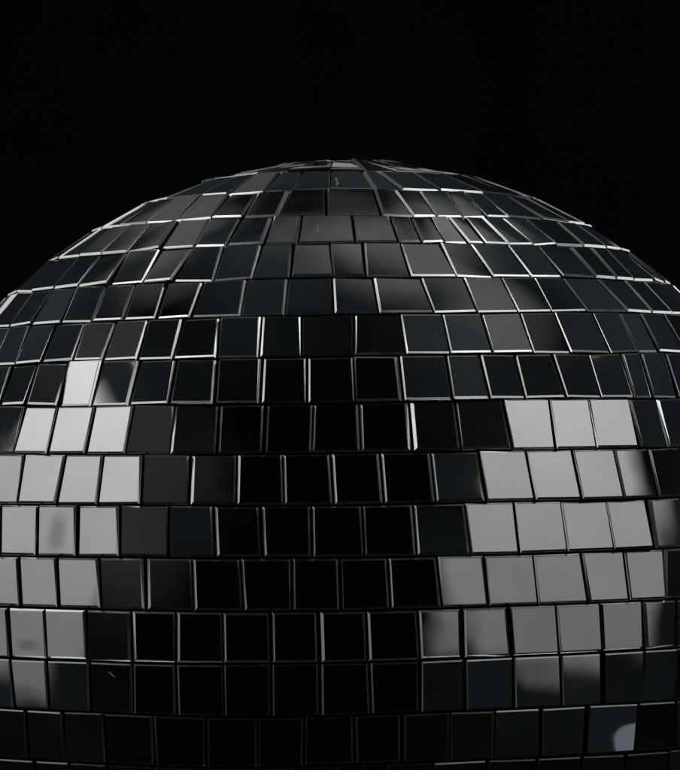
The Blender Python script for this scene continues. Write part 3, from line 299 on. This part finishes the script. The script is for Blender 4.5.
def tile_geometry(corner, tilt, gaps):
    """corner = (lon,lat) of top-left, top-right, bottom-right, bottom-left.
    Returns the placement matrix, vertices (local, metres), faces and material numbers."""
    P = [sph(*c) for c in corner]
    ctr = sum(P, Vector()) / 4
    n = ctr.normalized()
    e = Vector((0, 0, 1)).cross(n); e.normalize(); u = n.cross(e)
    rise = ctr.length
    rise = rise + (1 - rise) * 0.45
    c0 = n * rise
    q = [((p - ctr).dot(e), (p - ctr).dot(u)) for p in P]
    gl, gr, gt, gb = gaps
    # shrink by half the joint on every side
    def inset(q, l, r, t, b):
        (x0, y0), (x1, y1), (x2, y2), (x3, y3) = q
        return [(x0 + l, y0 - t), (x1 - r, y1 - t), (x2 - r, y2 + b), (x3 + l, y3 + b)]
    # a cut glass square, not a wedge: pull the corners a little towards the mean rectangle
    q = inset(q, gl, gr, gt, gb)
    ch = rnd.uniform(0.0044, 0.0060)
    lat = math.degrees(math.asin(n.z)); th = 0.014
    # slope of the ground bevel along top and bottom, and along the sides
    beta = math.radians((tilt[2] if len(tilt) > 2 else (30 if lat > 30 else 42 if lat > 3 else 14)) + rnd.uniform(-.8, .8))
    sl = math.radians(tilt[3] if len(tilt) > 3 else 44); sr = math.radians(tilt[4] if len(tilt) > 4 else 50)
    k = .3 if min(q[1][0] - q[0][0], q[2][0] - q[3][0], q[0][1] - q[3][1]) < ch * 2.8 else 1.0
    wb = (.0036 if lat > 3 else .0026) * k
    d2 = (tilt[5] * 1e-4 if len(tilt) > 5 else .0026) * rnd.uniform(.92, 1.08) * k
    d1 = wb * math.tan(beta); d2 = max(d2, d1 * 1.12)
    # (depth, width at top and bottom) of the polished rim; its sides slope by sl and sr
    prof = [(0.0, 0.0), (d1, wb), (d2, wb + .0003 * k)]
    L2, R2 = d2 / math.tan(sl), d2 / math.tan(sr)
    verts, faces, fm = [], [], []
    for dz, b in prof:
        db = prof[-1][1] - b
        for (x, y) in inset(q, L2 - dz / math.tan(sl), R2 - dz / math.tan(sr), db, db): verts.append((x * R, y * R, -dz * R))
    for (x, y) in q: verts.append((x * R, y * R, -th * R))
    # the face: very slightly pillowed, its outer band falling away by a few degrees
    base = len(verts)
    wr = .0085 * k; fall = wr * math.tan(math.radians(rnd.uniform(1.6, 3.2) if 41 < lat < 66 and abs(n.x) < .5 else rnd.uniform(.15, .45)))
    db = prof[-1][1]
    edge = inset(q, L2, R2, db, db); inner = inset(q, L2 + wr, R2 + wr, db + wr, db + wr)
    for (x, y) in edge: verts.append((x * R, y * R, 0.0))
    for (x, y) in inner: verts.append((x * R, y * R, fall * R))
    faces.append((base + 4, base + 7, base + 6, base + 5)); fm.append(0)
    for i in range(4):
        j = (i + 1) % 4
        faces.append((base + i, base + 4 + i, base + 4 + j, base + j)); fm.append(0)
    for k in range(3):
        for i in range(4):
            j = (i + 1) % 4
            faces.append((4 * k + i, 4 * k + j, 4 * (k + 1) + j, 4 * (k + 1) + i)); fm.append(1 if k < 2 else 2)
    faces.append((12, 13, 14, 15)); fm.append(2)
    N = (n + e * math.radians(tilt[0]) + u * math.radians(tilt[1])).normalized()
    X = (e - N * e.dot(N)).normalized(); Y = N.cross(X)
    return frame(X, Y, N, c0 * R), verts, faces, fm

tiles = []     # (matrix, verts, faces, material numbers, size seen from the camera)
CP = Vector(CAM_POS); CR = Vector(CAM_RIGHT); CU = Vector(CAM_UP); CF = Vector(CAM_FWD)
def seen(corner):
    pts = []
    for c in corner:
        p = sph(*c)
        if p.dot(CP - p) < 0: return 0.0
        q = p - CP; zz = q.dot(CF)
        pts.append((min(max(340 + FOCAL_PX * q.dot(CR) / zz, 0), 680), min(max(385 - FOCAL_PX * q.dot(CU) / zz, 0), 770)))
    a = 0
    for i in range(4):
        j = (i + 1) % 4; a += pts[i][0] * pts[j][1] - pts[j][0] * pts[i][1]
    return abs(a) / 2

def add_row(top, bot, edges, tilts):
    """edges: joints in view; the rest of the ring is filled evenly"""
    lm = math.radians((top + bot) / 2)
    edges = list(edges); tilts = list(tilts)
    if edges:
        first = edges[0]; last = edges[-1]
        rest = 360 - ((last[0] + last[1]) - (first[0] + first[1])) / 2
    else:
        o = rnd.uniform(0, 5); first = last = (o, o, top, bot); edges = [first]; rest = 360.0
    cnt = max(3, round(rest / (5.05 / math.cos(lm))))
    ks = (last[0] - last[1]); kf = (first[0] - first[1])
    for i in range(1, cnt + 1):
        t = i / cnt
        mid = (last[0] + last[1]) / 2 + rest * t
        if i == cnt: edges.append((first[0] + 360, first[1] + 360, first[2], first[3]))
        else:
            b = min(1, i / 4) * min(1, (cnt - i) / 4)
            sk = (ks if t < .5 else kf) * max(0, 1 - min(i, cnt - i) / 3) / 2
            tt = last[2] if t < .5 else first[2]; bb = last[3] if t < .5 else first[3]
            j = rnd.uniform(-.25, .25)
            edges.append((mid + sk + j, mid - sk + j, tt + (top - tt) * b, bb + (bot - bb) * b))
        tilts.append((rnd.gauss(0, .8), rnd.gauss(0, .8)))
    gv = [max(.0012, rnd.gauss(.0024, .0009)) if top < 38 else max(.0009, rnd.gauss(.0015, .0005)) if top < 72 else .0009 for _ in edges]
    gv[-1] = gv[0]
    for i, (a, b) in enumerate(zip(edges, edges[1:])):
        corner = ((a[0], a[2]), (b[0], b[2]), (b[1], b[3]), (a[1], a[3]))
        gt = rnd.uniform(.0014, .0024); gb = rnd.uniform(.0016, .0026)
        m, v, f, fm = tile_geometry(corner, tilts[i], (gv[i], gv[i + 1], gt, gb))
        tiles.append((m, v, f, fm, seen(corner)))

for top, bot, edges, tl in ROWS: add_row(top, bot, edges, tl)
lat = ROWS[-1][1]
while lat > -86:
    nxt = max(lat - 5.1, -87.5); add_row(lat, nxt, [], []); lat = nxt

ball = bpy.data.objects.new('mirror_ball', None); col.objects.link(ball)
ball.empty_display_size = 0.05
ball.location = BC - Vector((0, 0, R))
ball['label'] = 'large black and silver mirror ball of square glass tiles against a black background'
ball['category'] = 'mirror ball'
LIFT = Matrix.Translation(Vector((0, 0, R)))

# black core under the tiles
import bmesh
bm = bmesh.new(); bmesh.ops.create_uvsphere(bm, u_segments=144, v_segments=72, radius=R * 0.9865)
me = bpy.data.meshes.new('ball_core'); bm.to_mesh(me); bm.free()
me.materials.append(M_CORE); me.polygons.foreach_set('use_smooth', [True] * len(me.polygons))
core = bpy.data.objects.new('ball_core', me); col.objects.link(core); core.parent = ball; core.location = (0, 0, R)

tiles.sort(key=lambda t: -t[4])
for m, v, f, fm, a in tiles[:100]:
    o = mesh_obj('mirror_tile', v, f, [M_MIRROR, M_RIM, M_SIDE], fm, ball)
    o.matrix_local = LIFT @ m
V, F, FM = [], [], []
for m, v, f, fm, a in tiles[100:]:
    k = len(V)
    V += [LIFT @ m @ Vector(q) for q in v]; F += [tuple(i + k for i in g) for g in f]; FM += fm
st = mesh_obj('small_mirror_tiles', V, F, [M_MIRROR, M_RIM, M_SIDE], FM, ball)
st['kind'] = 'stuff'
print('tiles', len(tiles), 'in view', sum(1 for t in tiles if t[4] > 1))

# ------------------------------------------------------------------ a chip, painted glints and painted dim reflections on the glass
def mark_material(name, c, r):
    m, n = material(name)
    bs = n.n('ShaderNodeBsdfPrincipled')
    f = n.noise(n.n('ShaderNodeTexCoord').outputs['Object'], 900.0, 2.0)
    mix = n.n('ShaderNodeMix', data_type='RGBA'); n.put(mix.inputs[0], f)
    mix.inputs[6].default_value = (*[v * .6 for v in c], 1); mix.inputs[7].default_value = (*c, 1)
    n.put(bs.inputs['Base Color'], mix.outputs[2]); bs.inputs['Roughness'].default_value = r
    n.put(n.n('ShaderNodeOutputMaterial').inputs[0], bs.outputs[0])
    return m
M_CHIP_GLINT = mark_material('chip_and_glint', (0.75, 0.75, 0.73), 0.45)  # pale colour of the glass chip and of the painted glints
M_TAPE = mark_material('dark_residue', (0.34, 0.34, 0.34), 0.12)
[nd for nd in M_TAPE.node_tree.nodes if nd.type == 'BSDF_PRINCIPLED'][0].inputs['Metallic'].default_value = 1.0

def mark(name, lon, lat, outline, mat, lift=0.0006):
    """thin patch lying on the tile under (lon, lat); outline in fractions of the ball radius (east, north)"""
    p = sph(lon, lat) * R
    best = min(tiles, key=lambda t: (t[0].translation - p).length)
    inv = best[0].inverted(); q = inv @ p; q.z = 0
    k = len(outline)
    vs = [(q.x + a * R, q.y + b * R, lift * R) for a, b in outline] + [(q.x + a * R, q.y + b * R, -0.0005 * R) for a, b in outline]
    fs = [tuple(range(k))] + [(i, k + i, k + (i + 1) % k, (i + 1) % k) for i in range(k)]
    me = bpy.data.meshes.new(name); me.from_pydata(vs, [], fs); me.materials.append(mat)
    bm = bmesh.new(); bm.from_mesh(me); bmesh.ops.recalc_face_normals(bm, faces=bm.faces); bm.to_mesh(me); bm.free()
    o = bpy.data.objects.new(name, me); col.objects.link(o); o.parent = ball
    o.matrix_local = LIFT @ best[0]
    return o

def dim_reflection_material():  # translucent dark patch, painted in for dimmer parts of a reflection
    m, n = material('painted_dim_reflection')
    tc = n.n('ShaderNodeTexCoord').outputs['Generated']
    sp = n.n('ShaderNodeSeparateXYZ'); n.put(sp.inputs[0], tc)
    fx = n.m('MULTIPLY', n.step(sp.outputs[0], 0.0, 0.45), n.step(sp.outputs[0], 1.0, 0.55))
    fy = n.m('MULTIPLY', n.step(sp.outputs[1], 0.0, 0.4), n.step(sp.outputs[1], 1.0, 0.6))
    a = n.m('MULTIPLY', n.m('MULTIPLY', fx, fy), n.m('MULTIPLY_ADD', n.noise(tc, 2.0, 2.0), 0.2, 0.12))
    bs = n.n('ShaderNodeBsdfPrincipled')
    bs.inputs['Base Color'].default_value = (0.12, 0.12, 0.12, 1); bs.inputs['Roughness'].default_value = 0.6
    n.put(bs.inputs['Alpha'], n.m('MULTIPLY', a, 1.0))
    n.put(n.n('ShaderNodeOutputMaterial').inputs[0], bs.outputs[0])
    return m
M_DIM_REFLECTION = dim_reflection_material()
def dim_reflection(lon, lat, w_, h_):
    mark('dim_reflection', lon, lat, [(-w_ / 2, h_ / 2), (w_ / 2, h_ / 2), (w_ / 2, -h_ / 2), (-w_ / 2, -h_ / 2)], M_DIM_REFLECTION, 0.0006)

mark('glass_chip', -24.176, 1.710, [(-.0065, .0045), (-.0045, .0058), (.0062, -.0028), (.0058, -.0048), (.002, -.003)], M_CHIP_GLINT)
mark('painted_glint', -4.098, 55.925, [(-.002, .014), (.0, .015), (.0015, .004), (.004, -.004), (.003, -.010), (-.001, -.012), (-.003, -.008), (.001, -.005), (-.001, .003)], M_CHIP_GLINT)  # pale squiggle painted in for a wavy reflection
mark('painted_glint', -0.204, 68.268, [(-.003, .03), (.0, .033), (.002, .024), (.0005, .012), (.003, .0), (.0, -.012), (-.003, -.03), (-.0035, -.01), (-.001, .004), (-.003, .016)], M_CHIP_GLINT)  # pale streak painted in for a white glint
dim_reflection(-32.105, 16.092, 0.060, 0.100)  # grey spot of the reflection, painted as a dark patch
dim_reflection(-34.475, 4.440, 0.076, 0.030)  # dark band painted in for the softbox frame in the reflection
dim_reflection(-34.458, -1.558, 0.070, 0.030)  # same painted frame band, one row lower
